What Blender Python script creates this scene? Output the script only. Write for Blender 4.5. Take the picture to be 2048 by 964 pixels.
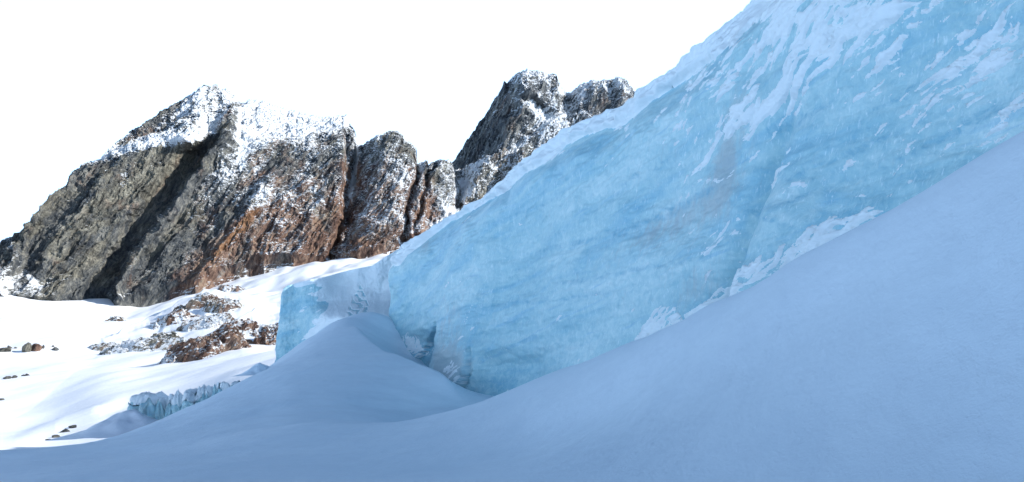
import bpy, math, random
import numpy as np
for o in list(bpy.data.objects): bpy.data.objects.remove(o)
SC = bpy.context.scene
COL = SC.collection
F = 1577.0; HY = 700.0                    # focal length and horizon row, in photograph pixels

# ------------------------------------------------------------------ camera
cam = bpy.data.cameras.new('camera'); co = bpy.data.objects.new('camera', cam); COL.objects.link(co)
cam.sensor_width = 36; cam.lens = 36*F/2048; cam.shift_y = (HY-482)/2048
cam.clip_start = .1; cam.clip_end = 20000
co.location = (0, 0, 0); co.rotation_euler = (math.pi/2, 0, 0)
SC.camera = co
# ------------------------------------------------------------------ light
SUN_AZ, SUN_EL = 99.0, 26.0               # degrees right of the view direction, degrees above the horizon
SC.view_settings.view_transform = 'Standard'; SC.view_settings.look = 'None'
SC.view_settings.gamma = 1; SC.view_settings.exposure = 0.84
SC.view_settings.use_curve_mapping = False
w = bpy.data.worlds.new('World'); SC.world = w; w.use_nodes = True
nt = w.node_tree; nt.nodes.clear()
def wn(t, **k):
    n = nt.nodes.new(t)
    for a, b in k.items(): setattr(n, a, b)
    return n
out = wn('ShaderNodeOutputWorld'); bg = wn('ShaderNodeBackground'); bg.inputs[1].default_value = .07
sky = wn('ShaderNodeTexSky', sky_type='NISHITA'); sky.sun_disc = False
sky.sun_elevation = math.radians(SUN_EL); sky.sun_rotation = math.radians(SUN_AZ)
sky.altitude = 2400; sky.air_density = 1.0; sky.dust_density = .6; sky.ozone_density = 5.0
tc = wn('ShaderNodeTexCoord'); sx = wn('ShaderNodeSeparateXYZ'); nt.links.new(tc.outputs['Generated'], sx.inputs[0])
mr = wn('ShaderNodeMapRange'); mr.interpolation_type = 'SMOOTHSTEP'
mr.inputs['From Min'].default_value = .40; mr.inputs['From Max'].default_value = .50
mr.inputs['To Min'].default_value = 1; mr.inputs['To Max'].default_value = 0
nt.links.new(sx.outputs['Z'], mr.inputs['Value'])
mx = wn('ShaderNodeMix', data_type='RGBA'); nt.links.new(mr.outputs[0], mx.inputs[0])
nt.links.new(sky.outputs[0], mx.inputs[6]); mx.inputs[7].default_value = (8.1, 11.9, 17.2, 1)
nt.links.new(mx.outputs[2], bg.inputs[0]); nt.links.new(bg.outputs[0], out.inputs[0])
sl = bpy.data.lights.new('sun', 'SUN'); sl.energy = 4.1; sl.angle = math.radians(.53); sl.color = (1, .965, .90)
so = bpy.data.objects.new('sun', sl); COL.objects.link(so)
a, e = math.radians(SUN_AZ), math.radians(SUN_EL)
from mathutils import Vector
SUND = Vector((math.sin(a)*math.cos(e), math.cos(a)*math.cos(e), math.sin(e)))
so.rotation_euler = SUND.to_track_quat('Z', 'Y').to_euler(); so.location = (60, 20, 60)
SC.cycles.max_bounces = 6; SC.cycles.diffuse_bounces = 4

# ------------------------------------------------------------------ noise
RS = np.random.RandomState(11)
PERM = np.concatenate([RS.permutation(1024)]*3).astype(np.int64)
GR = RS.normal(size=(1024, 3)); GR /= np.linalg.norm(GR, axis=1)[:, None]
def perlin(x, y, z=0.0):
    x, y, z = np.broadcast_arrays(np.asarray(x, float), y, z)
    xi, yi, zi = np.floor(x), np.floor(y), np.floor(z)
    fx, fy, fz = x-xi, y-yi, z-zi
    xi, yi, zi = (xi.astype(np.int64) & 1023), (yi.astype(np.int64) & 1023), (zi.astype(np.int64) & 1023)
    u, v, s = [q*q*q*(q*(q*6-15)+10) for q in (fx, fy, fz)]
    def g(i, j, k):
        h = PERM[PERM[PERM[(xi+i) & 1023]+((yi+j) & 1023)]+((zi+k) & 1023)]
        q = GR[h]; return q[..., 0]*(fx-i)+q[..., 1]*(fy-j)+q[..., 2]*(fz-k)
    l = lambda a_, b_, t: a_+t*(b_-a_)
    return 1.6*l(l(l(g(0,0,0), g(1,0,0), u), l(g(0,1,0), g(1,1,0), u), v),
             l(l(g(0,0,1), g(1,0,1), u), l(g(0,1,1), g(1,1,1), u), v), s)
def fbm(x, y, z=0.0, o=5, g=.5):
    r = 0; am = 1; k = 1.0
    for i in range(o): r = r+am*perlin(x*k+i*17.3, y*k-i*9.1, z*k+i*3.7); am *= g; k *= 2.03
    return r
def ridged(x, y, z=0.0, o=5, g=.5):
    r = 0; am = 1; k = 1.0
    for i in range(o): r = r+am*(1-2*np.abs(perlin(x*k+i*11.3, y*k-i*5.1, z*k+i*7.7))); am *= g; k *= 2.07
    return r
def sst(a_, b_, x): t = np.clip((x-a_)/(b_-a_), 0, 1); return t*t*(3-2*t)
def itp(x, pts): p = np.array(pts, float); return np.interp(x, p[:, 0], p[:, 1])
def blob(px, py, cx, cy, rx, ry, ang=0, pw=2):
    c, s = math.cos(math.radians(ang)), math.sin(math.radians(ang))
    dx, dy = px-cx, -(py-cy)
    q = ((dx*c+dy*s)/rx)**2+((-dx*s+dy*c)/ry)**2
    return np.exp(-q**(pw/2))
def unp(px, py, Y): return np.stack([(px-1024)/F*Y, Y+0*px, (HY-py)/F*Y], -1)
def proj(P): return 1024+F*P[..., 0]/P[..., 1], HY-F*P[..., 2]/P[..., 1]

# ------------------------------------------------------------------ mesh helpers
def tag(o, label=None, cat=None, group=None, kind=None):
    for k, v in (('label', label), ('category', cat), ('group', group), ('kind', kind)):
        if v: o[k] = v
    return o
def empty(name, loc=(0, 0, 0)):
    o = bpy.data.objects.new(name, None); COL.objects.link(o); o.location = loc; o.empty_display_size = .5; return o
def mesh_obj(name, V, Q, mat, parent=None, attrs=None, smooth=True):
    me = bpy.data.meshes.new(name); V = np.asarray(V, np.float32); Q = np.asarray(Q, np.int32)
    org = np.zeros(3)
    if parent is not None: org = np.array(parent_world(parent))
    elif len(V): org = np.array([V[:, 0].mean(), V[:, 1].mean(), V[:, 2].min()])
    me.vertices.add(len(V)); me.vertices.foreach_set('co', (V-org.astype(np.float32)).ravel())
    k = Q.shape[1]
    me.loops.add(Q.size); me.loops.foreach_set('vertex_index', Q.ravel())
    me.polygons.add(len(Q)); me.polygons.foreach_set('loop_start', np.arange(0, Q.size, k, dtype=np.int32))
    me.update(calc_edges=True)
    me.polygons.foreach_set('use_smooth', np.full(len(Q), smooth))
    for n, arr in (attrs or {}).items():
        arr = np.asarray(arr, np.float32)
        if arr.ndim == 1: me.attributes.new(n, 'FLOAT', 'POINT').data.foreach_set('value', arr)
        else: me.attributes.new(n, 'FLOAT_VECTOR', 'POINT').data.foreach_set('vector', arr.ravel())
    me.materials.append(mat)
    o = bpy.data.objects.new(name, me); COL.objects.link(o)
    if parent is not None: o.parent = parent
    else: o.location = org
    return o
def parent_world(p):
    v = Vector((0, 0, 0))
    while p is not None: v += p.location; p = p.parent
    return v
def grid(name, P, mat, parent=None, attrs=None, mask=None, smooth=True, wrap=False, flip=False):
    n, m = P.shape[:2]; I = np.arange(n*m).reshape(n, m)
    if wrap: I = np.concatenate([I, I[:, :1]], 1)
    q = np.stack([I[:-1, :-1], I[:-1, 1:], I[1:, 1:], I[1:, :-1]], -1)
    if mask is not None: q = q[mask]
    q = q.reshape(-1, 4)
    if flip: q = q[:, ::-1]
    V = P.reshape(-1, 3); at = {k: v.reshape(n*m, -1).squeeze(-1) if v.ndim == 2 else v.reshape(n*m, 3) for k, v in (attrs or {}).items()}
    used = np.unique(q); re = np.zeros(n*m, np.int64); re[used] = np.arange(len(used))
    return mesh_obj(name, V[used], re[q], mat, parent, {k: v[used] for k, v in at.items()}, smooth)

def pieces(mask, smallest=14, most=240):
    """split a face mask of a grid into its connected patches, largest first; the rest comes last"""
    H_, W_ = mask.shape; lab = np.zeros(mask.shape, np.int32); out_ = []; k = 0
    mk = mask.tolist(); lb = [[0]*W_ for _ in range(H_)]
    for i in range(H_):
        for j in range(W_):
            if mk[i][j] and not lb[i][j]:
                k += 1; st_ = [(i, j)]; lb[i][j] = k; cells = []
                while st_:
                    a_, b_ = st_.pop(); cells.append((a_, b_))
                    for c_, d_ in ((a_+1, b_), (a_-1, b_), (a_, b_+1), (a_, b_-1)):
                        if 0 <= c_ < H_ and 0 <= d_ < W_ and mk[c_][d_] and not lb[c_][d_]: lb[c_][d_] = k; st_.append((c_, d_))
                if len(cells) >= smallest: out_.append(cells)
    out_.sort(key=len, reverse=True); res = []
    for cells in out_[:most]:
        m_ = np.zeros(mask.shape, bool); c_ = np.array(cells); m_[c_[:, 0], c_[:, 1]] = True; res.append(m_)
    return res
# ------------------------------------------------------------------ materials
class M:
    def __init__(s, name):
        s.m = bpy.data.materials.new(name); s.m.use_nodes = True; s.t = s.m.node_tree; s.t.nodes.clear()
        s.out = s.t.nodes.new('ShaderNodeOutputMaterial'); s.b = s.t.nodes.new('ShaderNodeBsdfPrincipled')
        s.t.links.new(s.b.outputs[0], s.out.inputs[0]); s.geo = s.t.nodes.new('ShaderNodeNewGeometry')
    def n(s, t, **k):
        q = s.t.nodes.new(t)
        for a_, b_ in k.items(): setattr(q, a_, b_)
        return q
    def set(s, sock, v):
        if isinstance(v, bpy.types.NodeSocket): s.t.links.new(v, sock)
        elif isinstance(v, (tuple, list)) and len(v) == 3 and sock.type == 'RGBA': sock.default_value = (*v, 1)
        else: sock.default_value = v
    def pos(s): return s.geo.outputs['Position']
    def attr(s, name, vec=False):
        q = s.n('ShaderNodeAttribute'); q.attribute_name = name; return q.outputs['Vector' if vec else 'Fac']
    def map(s, v, scale=(1, 1, 1), rot=(0, 0, 0), loc=(0, 0, 0)):
        # rotate first, then stretch: two mappings
        r = s.n('ShaderNodeMapping'); s.set(r.inputs[0], v); r.inputs['Rotation'].default_value = [math.radians(q) for q in rot]; r.inputs['Location'].default_value = loc
        q = s.n('ShaderNodeMapping'); s.set(q.inputs[0], r.outputs[0]); q.inputs['Scale'].default_value = scale
        return q.outputs[0]
    def noise(s, v, scale, det=6, rough=.55, dist=0, typ='FBM'):
        q = s.n('ShaderNodeTexNoise'); q.noise_type = typ; s.set(q.inputs['Vector'], v)
        for k, x in (('Scale', scale), ('Detail', det), ('Roughness', rough), ('Distortion', dist)): q.inputs[k].default_value = x
        return q.outputs['Fac']
    def vor(s, v, scale, feature='F1'):
        q = s.n('ShaderNodeTexVoronoi', feature=feature); s.set(q.inputs['Vector'], v); q.inputs['Scale'].default_value = scale
        return q.outputs['Distance']
    def math(s, op, a_, b_=0.0, c_=0.0):
        q = s.n('ShaderNodeMath', operation=op); s.set(q.inputs[0], a_); s.set(q.inputs[1], b_)
        if op == 'MULTIPLY_ADD': s.set(q.inputs[2], c_)
        return q.outputs[0]
    def rng(s, v, a_, b_, c_=0.0, d_=1.0, smooth=True):
        q = s.n('ShaderNodeMapRange'); q.interpolation_type = 'SMOOTHSTEP' if smooth else 'LINEAR'
        for k, x in zip(range(5), (v, a_, b_, c_, d_)): s.set(q.inputs[k], x)
        return q.outputs[0]
    def mix(s, f, a_, b_):
        q = s.n('ShaderNodeMix', data_type='RGBA'); s.set(q.inputs[0], f); s.set(q.inputs[6], a_); s.set(q.inputs[7], b_); return q.outputs[2]
    def ramp(s, f, stops):
        q = s.n('ShaderNodeValToRGB'); s.set(q.inputs[0], f); r = q.color_ramp
        while len(r.elements) < len(stops): r.elements.new(.5)
        for e_, (p, c) in zip(r.elements, stops): e_.position = p; e_.color = (*c, 1)
        return q.outputs[0]
    def bump(s, h, dist, strength=1.0, nrm=None):
        q = s.n('ShaderNodeBump'); s.set(q.inputs['Height'], h); q.inputs['Distance'].default_value = dist; s.set(q.inputs['Strength'], strength)
        if nrm is not None: s.set(q.inputs['Normal'], nrm)
        return q.outputs[0]
    def fin(s, col, rough, nrm=None, spec=.3):
        s.set(s.b.inputs['Base Color'], col); s.set(s.b.inputs['Roughness'], rough); s.b.inputs['Specular IOR Level'].default_value = spec
        if nrm is not None: s.set(s.b.inputs['Normal'], nrm)
        return s.m

SNOWC = (.84, .87, .91)
def snow_near():
    s = M('near_snow'); p = s.pos()
    big = s.noise(s.map(p, (1, .45, 1), (0, 0, 32)), .9, 5, .5)
    fine = s.noise(p, 26, 6, .65)
    grain = s.noise(p, 130, 3, .7)
    crk = s.noise(s.map(p, (1, .25, 1), (0, 0, 55)), 3.0, 7, .62, .6)
    ck = s.rng(s.math('ABSOLUTE', s.math('SUBTRACT', crk, .5)), 0, .012, 1, 0)
    n1 = s.bump(big, .14, .6)
    n2 = s.bump(fine, .012, .6, n1)
    n3 = s.bump(grain, .006, .6, n2)
    n4 = s.bump(ck, .004, .5, n3)
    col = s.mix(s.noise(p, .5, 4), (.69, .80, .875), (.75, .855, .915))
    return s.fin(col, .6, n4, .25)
def snow_far():
    s = M('far_snow'); p = s.pos()
    big = s.noise(s.map(p, (1, .25, 1), (0, 0, 20)), .12, 7, .55)
    fine = s.noise(p, 1.4, 5, .6)
    n1 = s.bump(big, .8, .5); n2 = s.bump(fine, .12, .5, n1)
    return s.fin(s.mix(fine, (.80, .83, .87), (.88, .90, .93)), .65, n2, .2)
def snow_crust():
    s = M('wind_crust'); p = s.pos()
    n1 = s.bump(s.noise(s.map(p, (.6, .6, 1.3)), 2.2, 7, .6, .5), .10, .8)
    n2 = s.bump(s.noise(p, 22, 5, .6), .015, .6, n1)
    return s.fin(s.mix(s.noise(p, 1.2, 5), (.70, .78, .81), (.84, .88, .88)), .55, n2, .3)
def ice():
    s = M('glacier_ice'); p = s.attr('wco', True)     # metres along the wall, up, out
    dirt = s.attr('dirt'); deep = s.attr('deep')
    st = s.map(p, (.16, 1.15, 1), (0, 0, -9))
    warp = s.noise(p, .35, 4, .6)
    big = s.noise(s.map(p, (.5, 1, 1), (0, 0, -9)), .28, 5, .55, .4)
    stra = s.noise(st, .9, 8, .6, .8)
    stra2 = s.noise(s.map(p, (.10, 1.6, 1), (0, 0, -13)), 1.6, 7, .65, .5)
    cloud = s.noise(p, 1.6, 8, .68, .5)
    tick = s.noise(s.map(p, (3.0, .75, 1), (0, 0, 8)), 6.5, 6, .62, .5)
    mott = s.noise(s.map(p, (1.1, .9, 1), (0, 0, 20)), 3.4, 9, .74, .9)
    sweep = s.noise(s.map(p, (.14, .9, 1), (0, 0, -12)), .75, 7, .58, 1.4)
    cell = s.vor(s.map(p, (1.5, .8, 1)), 7.0, 'SMOOTH_F1')
    c = s.ramp(s.math('ADD', s.math('MULTIPLY', big, .32), s.math('ADD', s.math('MULTIPLY', sweep, .33), s.math('MULTIPLY', mott, .40))),
        [(.37, (.17, .41, .54)), (.46, (.30, .54, .61)), (.54, (.41, .63, .67)), (.65, (.61, .77, .78))])
    c = s.mix(s.math('MULTIPLY', s.rng(stra2, .57, .68), .48), c, (.22, .48, .64))
    c = s.mix(s.math('MULTIPLY', s.rng(sweep, .50, .36), .35), c, (.26, .53, .67))
    c = s.mix(s.math('MULTIPLY', s.rng(tick, .55, .72), .68), c, (.80, .91, .94))
    c = s.mix(s.math('MULTIPLY', s.rng(tick, .44, .30), .22), c, (.25, .54, .68))
    dn = s.rng(s.math('ADD', s.noise(s.map(p, (1.6, .55, 1), (0, 0, 12)), 1.6, 9, .78, .6), s.math('MULTIPLY', dirt, .24)), .56, .86)
    c = s.mix(s.math('MULTIPLY', dn, .62), c, (.40, .43, .44))
    c = s.mix(s.math('MULTIPLY', s.math('MULTIPLY', deep, s.rng(mott, .35, .62, 1, .35)), .62), c, (.15, .40, .53))
    n1 = s.bump(cloud, .10, .55)
    n2 = s.bump(mott, .06, .5, n1)
    n3 = s.bump(tick, .03, .5, n2)
    n4 = s.bump(s.noise(p, 30, 4, .6), .01, .5, n3)
    m = s.fin(c, s.rng(tick, .3, .7, .28, .5), n4, .35)
    s.b.inputs['Subsurface Weight'].default_value = 0
    return m
def rock(name, scale=1.0, cool=0.0):
    s = M(name); p = s.pos(); bias = s.attr('snow'); rust = s.attr('rust'); tan = s.attr('tan')
    st = s.map(p, (1, .35, .15), (0, -30, 0))
    k = scale
    strat = s.noise(st, .22*k, 10, .74, .6)
    strat2 = s.noise(s.map(p, (1, .4, .18), (0, -27, 0)), 1.0*k, 6, .7, .3)
    tone = s.math('ADD', s.math('MULTIPLY', strat, .62), s.math('MULTIPLY', strat2, .38))
    blot = s.noise(s.map(p, (1, .6, .35), (0, -30, 0)), .05*k, 9, .72, .6)
    blot2 = s.noise(s.map(p, (1, .6, .35), (0, -30, 0), (90, 0, 30)), .06*k, 9, .75, .5)
    fine = s.noise(p, 1.1*k, 6, .7)
    dark = s.ramp(tone, [(.40, (.035, .042, .054)), (.47, (.085, .095, .105)), (.54, (.18, .183, .175)), (.63, (.38, .37, .33))])
    olive = s.ramp(tone, [(.41, (.055, .053, .045)), (.48, (.14, .132, .108)), (.54, (.27, .255, .205)), (.63, (.45, .42, .33))])
    red = s.ramp(tone, [(.41, (.06, .038, .032)), (.48, (.17, .102, .078)), (.54, (.31, .195, .14)), (.63, (.42, .31, .22))])
    c = dark
    if cool < .5:
        c = s.mix(s.math('MULTIPLY', s.rng(s.math('ADD', blot, s.math('MULTIPLY', tan, .10)), .48, .64), .85), c, olive)
    c = s.mix(s.rng(s.math('ADD', blot2, s.math('MULTIPLY', rust, .21)), .53, .74), c, red)
    org = s.math('MULTIPLY', s.rng(s.math('ADD', rust, s.math('MULTIPLY', s.math('SUBTRACT', blot, .5), 2.0)), 1.25, 1.7), .85)
    c = s.mix(org, c, s.ramp(tone, [(.38, (.09, .045, .025)), (.5, (.26, .135, .07)), (.64, (.46, .27, .15))]))
    nz = s.n('ShaderNodeSeparateXYZ'); s.set(nz.inputs[0], s.geo.outputs['Normal'])
    sn = s.noise(s.map(p, (1, .5, .5), (0, -30, 0)), .075*k, 10, .74, .8)
    sn2 = s.noise(s.map(p, (.45, .5, 1.5), (0, 14, 0)), .55*k, 6, .66, .5)
    v = s.math('ADD', s.math('ADD', bias, s.math('MULTIPLY', s.math('SUBTRACT', nz.outputs[2], .35), .62)),
        s.math('ADD', s.math('MULTIPLY', s.math('SUBTRACT', sn, .5), 3.6), s.math('MULTIPLY', s.math('SUBTRACT', sn2, .5), 2.5)))
    f = s.rng(v, .45, .62)
    n1 = s.bump(strat, 7/k, .9); n1 = s.bump(strat2, 2.4/k, .8, n1); n1 = s.bump(fine, .8/k, .7, n1)
    n2 = s.bump(f, .7/k, .5, n1)
    return s.fin(s.mix(f, c, (.84, .87, .90)), .8, n2, .12)
SN, SF, CR, IC = snow_near(), snow_far(), snow_crust(), ice()
RK, RK2, RKS = rock('mountain_rock'), rock('peak_rock', .6, 1), rock('outcrop_rock', 1.8)

# ------------------------------------------------------------------ the far mountains
def mountain(ridge, base, px0, px1, npx, nt_, Yb, depth, relief, noise_amp, nscale, name_parts, split, mat, attrs_fn, back=120, root=None, prof=None):
    px = np.linspace(px0, px1, npx); t = np.linspace(0, 1, nt_)
    PX, T = np.meshgrid(px, t)
    rid = itp(px, ridge); bas = itp(px, base)
    rid = rid+(3.4*fbm(px/15, 3.3, o=5, g=.66)-1.6*np.maximum(0, ridged(px/9, 7.1, o=3)-.6))*itp(px, [(px0, 1), (px1, 1)])
    PY = bas[None]+(rid-bas)[None]*T
    T2 = T if prof is None else prof(PX, T, PY)
    Y = Yb(PX)+depth(PX)*T2
    wx = 9*fbm(PX/45, PY/45, 2.2, o=4); wy = 7*fbm(PX/45, PY/45, 6.2, o=4)
    Y = Y-relief(PX+wx, PY+wy, T)
    P = unp(PX, PY, Y)
    # strata: ribs leaning up to the right, cut by ledges
    X, Z = P[..., 0], P[..., 2]
    th = math.radians(62); A = X*math.sin(th)-Z*math.cos(th); B = X*math.cos(th)+Z*math.sin(th)
    k = nscale
    wv = fbm(A/60*k, B/60*k, 1.7, o=3)*6/k
    rb = ridged((A+1.5*wv)/16*k, B/75*k, 33.0, o=3, g=.5)
    d = .75*np.sign(rb)*np.abs(rb)**1.3+.9*ridged((A+wv)/30*k, B/130*k, Y/200*k, o=4, g=.55)+.55*ridged((A+wv)/9*k, B/40*k, 5.1, o=5, g=.6)
    d += .5*ridged(B/15*k, A/40*k, 9.9, o=4)
    d += .55*ridged((A+wv)/3.4*k, B/11*k, 2.2, o=4, g=.7)
    d += .28*ridged(B/6*k, A/7*k, 12.9, o=3, g=.55)
    fade = np.minimum(sst(0, .05, T)+.15, 1)*(.25+.75*sst(1.0, .93, T))
    P[..., 1] -= d*noise_amp*fade
    P[..., 2] += .25*d*noise_amp*fade*sst(1, .97, T)
    P[..., 0] += .4*noise_amp*fbm(B/10*k, A/10*k, 4.4, o=3)*fade
    at = attrs_fn(PX, PY, T, A, B)
    # back slope behind the ridge
    nb = 14; tb = np.linspace(0, 1, nb+1)[1:]
    crest = P[-1]
    bk = np.repeat(crest[None], nb, 0).copy(); bk[..., 1] += tb[:, None]*back*1.1; bk[..., 2] -= (tb[:, None]**.8)*back
    bk[..., 2] += fbm(bk[..., 0]/20*k, bk[..., 1]/20*k, o=4)*noise_amp*1.5*tb[:, None]
    P = np.concatenate([P, bk]); at = {q: np.concatenate([v, np.repeat(v[-1:], nb, 0)]) for q, v in at.items()}
    # footing pushed well into the snow
    ft = P[:1].copy(); ft[..., 2] -= 25; P = np.concatenate([ft, P]); at = {q: np.concatenate([v[:1], v]) for q, v in at.items()}
    PYf = np.concatenate([PY[:1], PY, np.repeat(PY[-1:], nb, 0)]); PXf = np.concatenate([PX[:1], PX, np.repeat(PX[-1:], nb, 0)])
    reg = split(PXf, PYf)[:-1, :-1]
    for i, (nm, lab) in enumerate(name_parts):
        o = grid(nm, P, mat, root, at, reg == i, smooth=False)
        if lab: o['label'] = lab
    return P

# main massif
RIDGE = [(-260, 660), (-140, 600), (-60, 556), (0, 508), (30, 480), (60, 468), (80, 440), (100, 415), (120, 393), (140, 370), (160, 345), (190, 328), (215, 318), (232, 303), (262, 272), (280, 255), (310, 240), (345, 215), (385, 190), (400, 178), (430, 173), (455, 180), (472, 195), (483, 211), (492, 211), (497, 203), (515, 202), (550, 212), (580, 223), (620, 232), (650, 236), (680, 231), (694, 232), (699, 248), (710, 265), (716, 285), (719, 295), (728, 290), (745, 280), (775, 268), (790, 264), (805, 268), (813, 283), (833, 297), (837, 333), (848, 328), (855, 322), (860, 336), (872, 327), (898, 324), (906, 332), (914, 362), (930, 395), (980, 440)]
BASE = [(-260, 690), (-100, 625), (0, 598), (60, 606), (100, 612), (140, 614), (190, 616), (235, 603), (275, 611), (330, 595), (400, 574), (440, 557), (480, 554), (510, 532), (600, 530), (660, 531), (720, 521), (790, 503), (850, 478), (930, 470), (980, 470)]
def spine(py): return itp(py, [(170, 484), (215, 482), (260, 462), (300, 440), (340, 418), (400, 374), (450, 330), (520, 276), (600, 236), (640, 215)])
def gul1(py): return itp(py, [(230, 701), (290, 717), (330, 712), (400, 703), (450, 694), (530, 668)])
def gul2(py): return itp(py, [(290, 838), (380, 836), (420, 828), (520, 800)])
def terr(px): return itp(px, [(0, 500), (150, 368), (215, 338), (300, 318), (380, 303), (440, 285), (480, 215)])
def rel_main(px, py, t):
    h = sst(1.02, .80, t)*.85+.15
    s = px-spine(py)
    lower = sst(285, 330, py)
    r = -22*sst(4, -6, s)*sst(-112, -8, s)*lower*h                 # recess left of the diagonal spine
    r += -10*sst(5, -4, s)*sst(-60, -4, s)*(1-lower)*h
    r += 12*np.exp(-((s-3)/16)**2)*lower*h
    pq = px-itp(py, [(170, 405), (240, 398), (300, 372)]); r += 22*np.exp(-np.abs(pq)/60)*(1-lower)*h
    # rib structure of the central face
    for cx, ln, w_, am in ((0.0, .62, 13, 9), (1, .5, 9, 6)):
        pass
    rib = lambda x_, y_, dx, wl, wr, am: am*np.where((q := px-(x_+(py-y_)*dx)) > 0, np.exp(-q/wr), np.exp(-np.abs(q)/wl*1.3))
    r = r+rib(525, 400, -.75, 22, 60, 11)*sst(300, 380, py)
    r = r+rib(600, 400, -.55, 12, 40, 5)+rib(655, 400, -.5, 12, 36, 6)
    r = r+rib(170, 450, -.75, 20, 60, 5)+rib(250, 450, -.8, 10, 34, 4)+rib(330, 340, -.6, 18, 30, 6)*sst(300, 330, py)
    g1 = px-gul1(py); r = r-20*np.where(g1 > 0, np.exp(-(g1/11)**2), np.exp(-(g1/5)**2))*h-0*px
    r = r+14*sst(0, 60, g1)*sst(160, 90, g1)
    g2 = px-gul2(py); r = r-13*np.exp(-(g2/5)**2)*sst(290, 330, py)*h
    r = r+8*np.exp(-((px-858-(py-340)*-.25)/5)**2)+7*np.exp(-((px-880-(py-340)*-.3)/9)**2)-6*np.exp(-((px-868-(py-340)*-.3)/3)**2)
    r = r-60*sst(895, 960, px)
    # far left shoulder stands a little closer
    r = r+14*np.exp(-((px-60-(py-500)*-.5)/18)**2)
    return r
def prof_main(px, t, py):
    # bench of snow below the summit pyramid; snowy roof on the central block
    left = sst(515, 440, px); tb = (itp(px, BASE)-terr(px))/(itp(px, BASE)-itp(px, RIDGE)); tb = np.clip(tb, .2, .97)
    a1 = np.where(t < tb, t/tb*.40, .40+(t-tb)/(1-tb)*.60)
    tr = .74; a2 = np.where(t < tr, t/tr*.42, .42+(t-tr)/(1-tr)*.58)
    c = sst(700, 690, px)
    g = t
    return left*a1+(1-left)*(c*a2+(1-c)*g)
def at_main(px, py, t, A, B):
    n = fbm(px/40, py/40, 2, o=4)
    s = px-spine(py)
    up = sst(terr(px)+6, terr(px)-14, py)*sst(486, 478, px)
    sn = -.12+.24*sst(300, 480, px)+0*px
    sn = sn+up*(.62+.35*blob(px, py, 430, 250, 55, 60)-.45*blob(px, py, 340, 235, 70, 22, 38))
    sn = sn+1.0*blob(px, py, 330, 300, 120, 12, 12)*sst(terr(px)+14, terr(px)-2, py)
    roof = itp(px, [(480, 380), (520, 300), (560, 290), (600, 285), (640, 280), (690, 268), (700, 262)])
    sn = sn+1.45*sst(roof+14, roof-22, py+10*n)*sst(482, 492, px)*sst(702, 694, px)
    sn = sn+.62*blob(px, py, 470, 330, 22, 100, -28)+.30*blob(px, py, 555, 405, 90, 14, 0)+.34*blob(px, py, 530, 395, 8, 60, 10)
    sn = sn+.30*sst(420, 520, px)*sst(600, 300, py)+.2*blob(px, py, 620, 390, 80, 40)
    sn = sn+1.1*np.exp(-((px-gul1(py)-6)/5)**2)*sst(450, 380, py)*sst(285, 300, py)
    sn = sn+.7*blob(px, py, 745, 290, 36, 12, 28)+.25*blob(px, py, 780, 420, 60, 110)
    sn = sn+.45*sst(845, 900, px)+1.0*blob(px, py, 845, 345, 8, 26)
    sn = sn+1.0*blob(px, py, 35, 575, 75, 28, -25)+1.3*blob(px, py, 82, 570, 34, 5, -52)+.7*blob(px, py, 40, 500, 8, 24, 40)+.45*blob(px, py, 100, 400, 110, 10, 50)
    sn = sn+.55*blob(px, py, 262, 365, 16, 26, -30)+.35*sst(30, 0, itp(px, BASE)-py)
    sn = sn-.45*sst(0, -25, s)*sst(-110, -60, s)*sst(300, 330, py)
    ru = .95*sst(380, 540, px+.9*(py-450))*sst(250, 440, py)*sst(960, 820, px)
    ru = ru+1.5*blob(px, py, 478, 478, 62, 13, 46)+.5*blob(px, py, 515, 330, 14, 40, 20)+.6*blob(px, py, 850, 420, 26, 44)+.3*blob(px, py, 690, 400, 20, 110, -10)
    ta = 1.2*blob(px, py, 375, 325, 50, 36, 40)+1.0*blob(px, py, 240, 420, 40, 150, -40)+.7*blob(px, py, 300, 380, 40, 60, -30)+.6*blob(px, py, 790, 340, 26, 60, -15)+.4*blob(px, py, 150, 480, 30, 90, -35)
    return {'snow': sn+.1*n, 'rust': ru+.15*n, 'tan': ta+.1*n-.25*sst(100, 0, px)}
def split_main(px, py):
    r = np.full(px.shape, 1); r[px < spine(py)] = 0; r[(px > gul1(py))] = 2; r[px > gul2(py)] = 3
    return r
mtn = tag(empty('mountain', (-130, 500, 20)), kind='structure')
mountain(RIDGE, BASE, -260, 980, 1120, 400, lambda px: itp(px, [(-260, 430), (100, 470), (500, 520), (900, 560)]),
    lambda px: itp(px, [(-260, 60), (200, 85), (430, 130), (690, 120), (720, 90), (980, 70)]), rel_main, 2.6, 1.0,
    [('rock_buttress', 'dark olive slabby rock buttress under the snow dusted left summit'),
     ('rock_buttress', 'broad reddish brown rock face with a snow covered roof'),
     ('rock_buttress', 'narrow grey rock tower right of the deep snowy gully'),
     ('rock_pinnacle', 'thin jagged rock pinnacles at the right end of the ridge')],
    split_main, RK, at_main, root=mtn, prof=prof_main)

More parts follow.
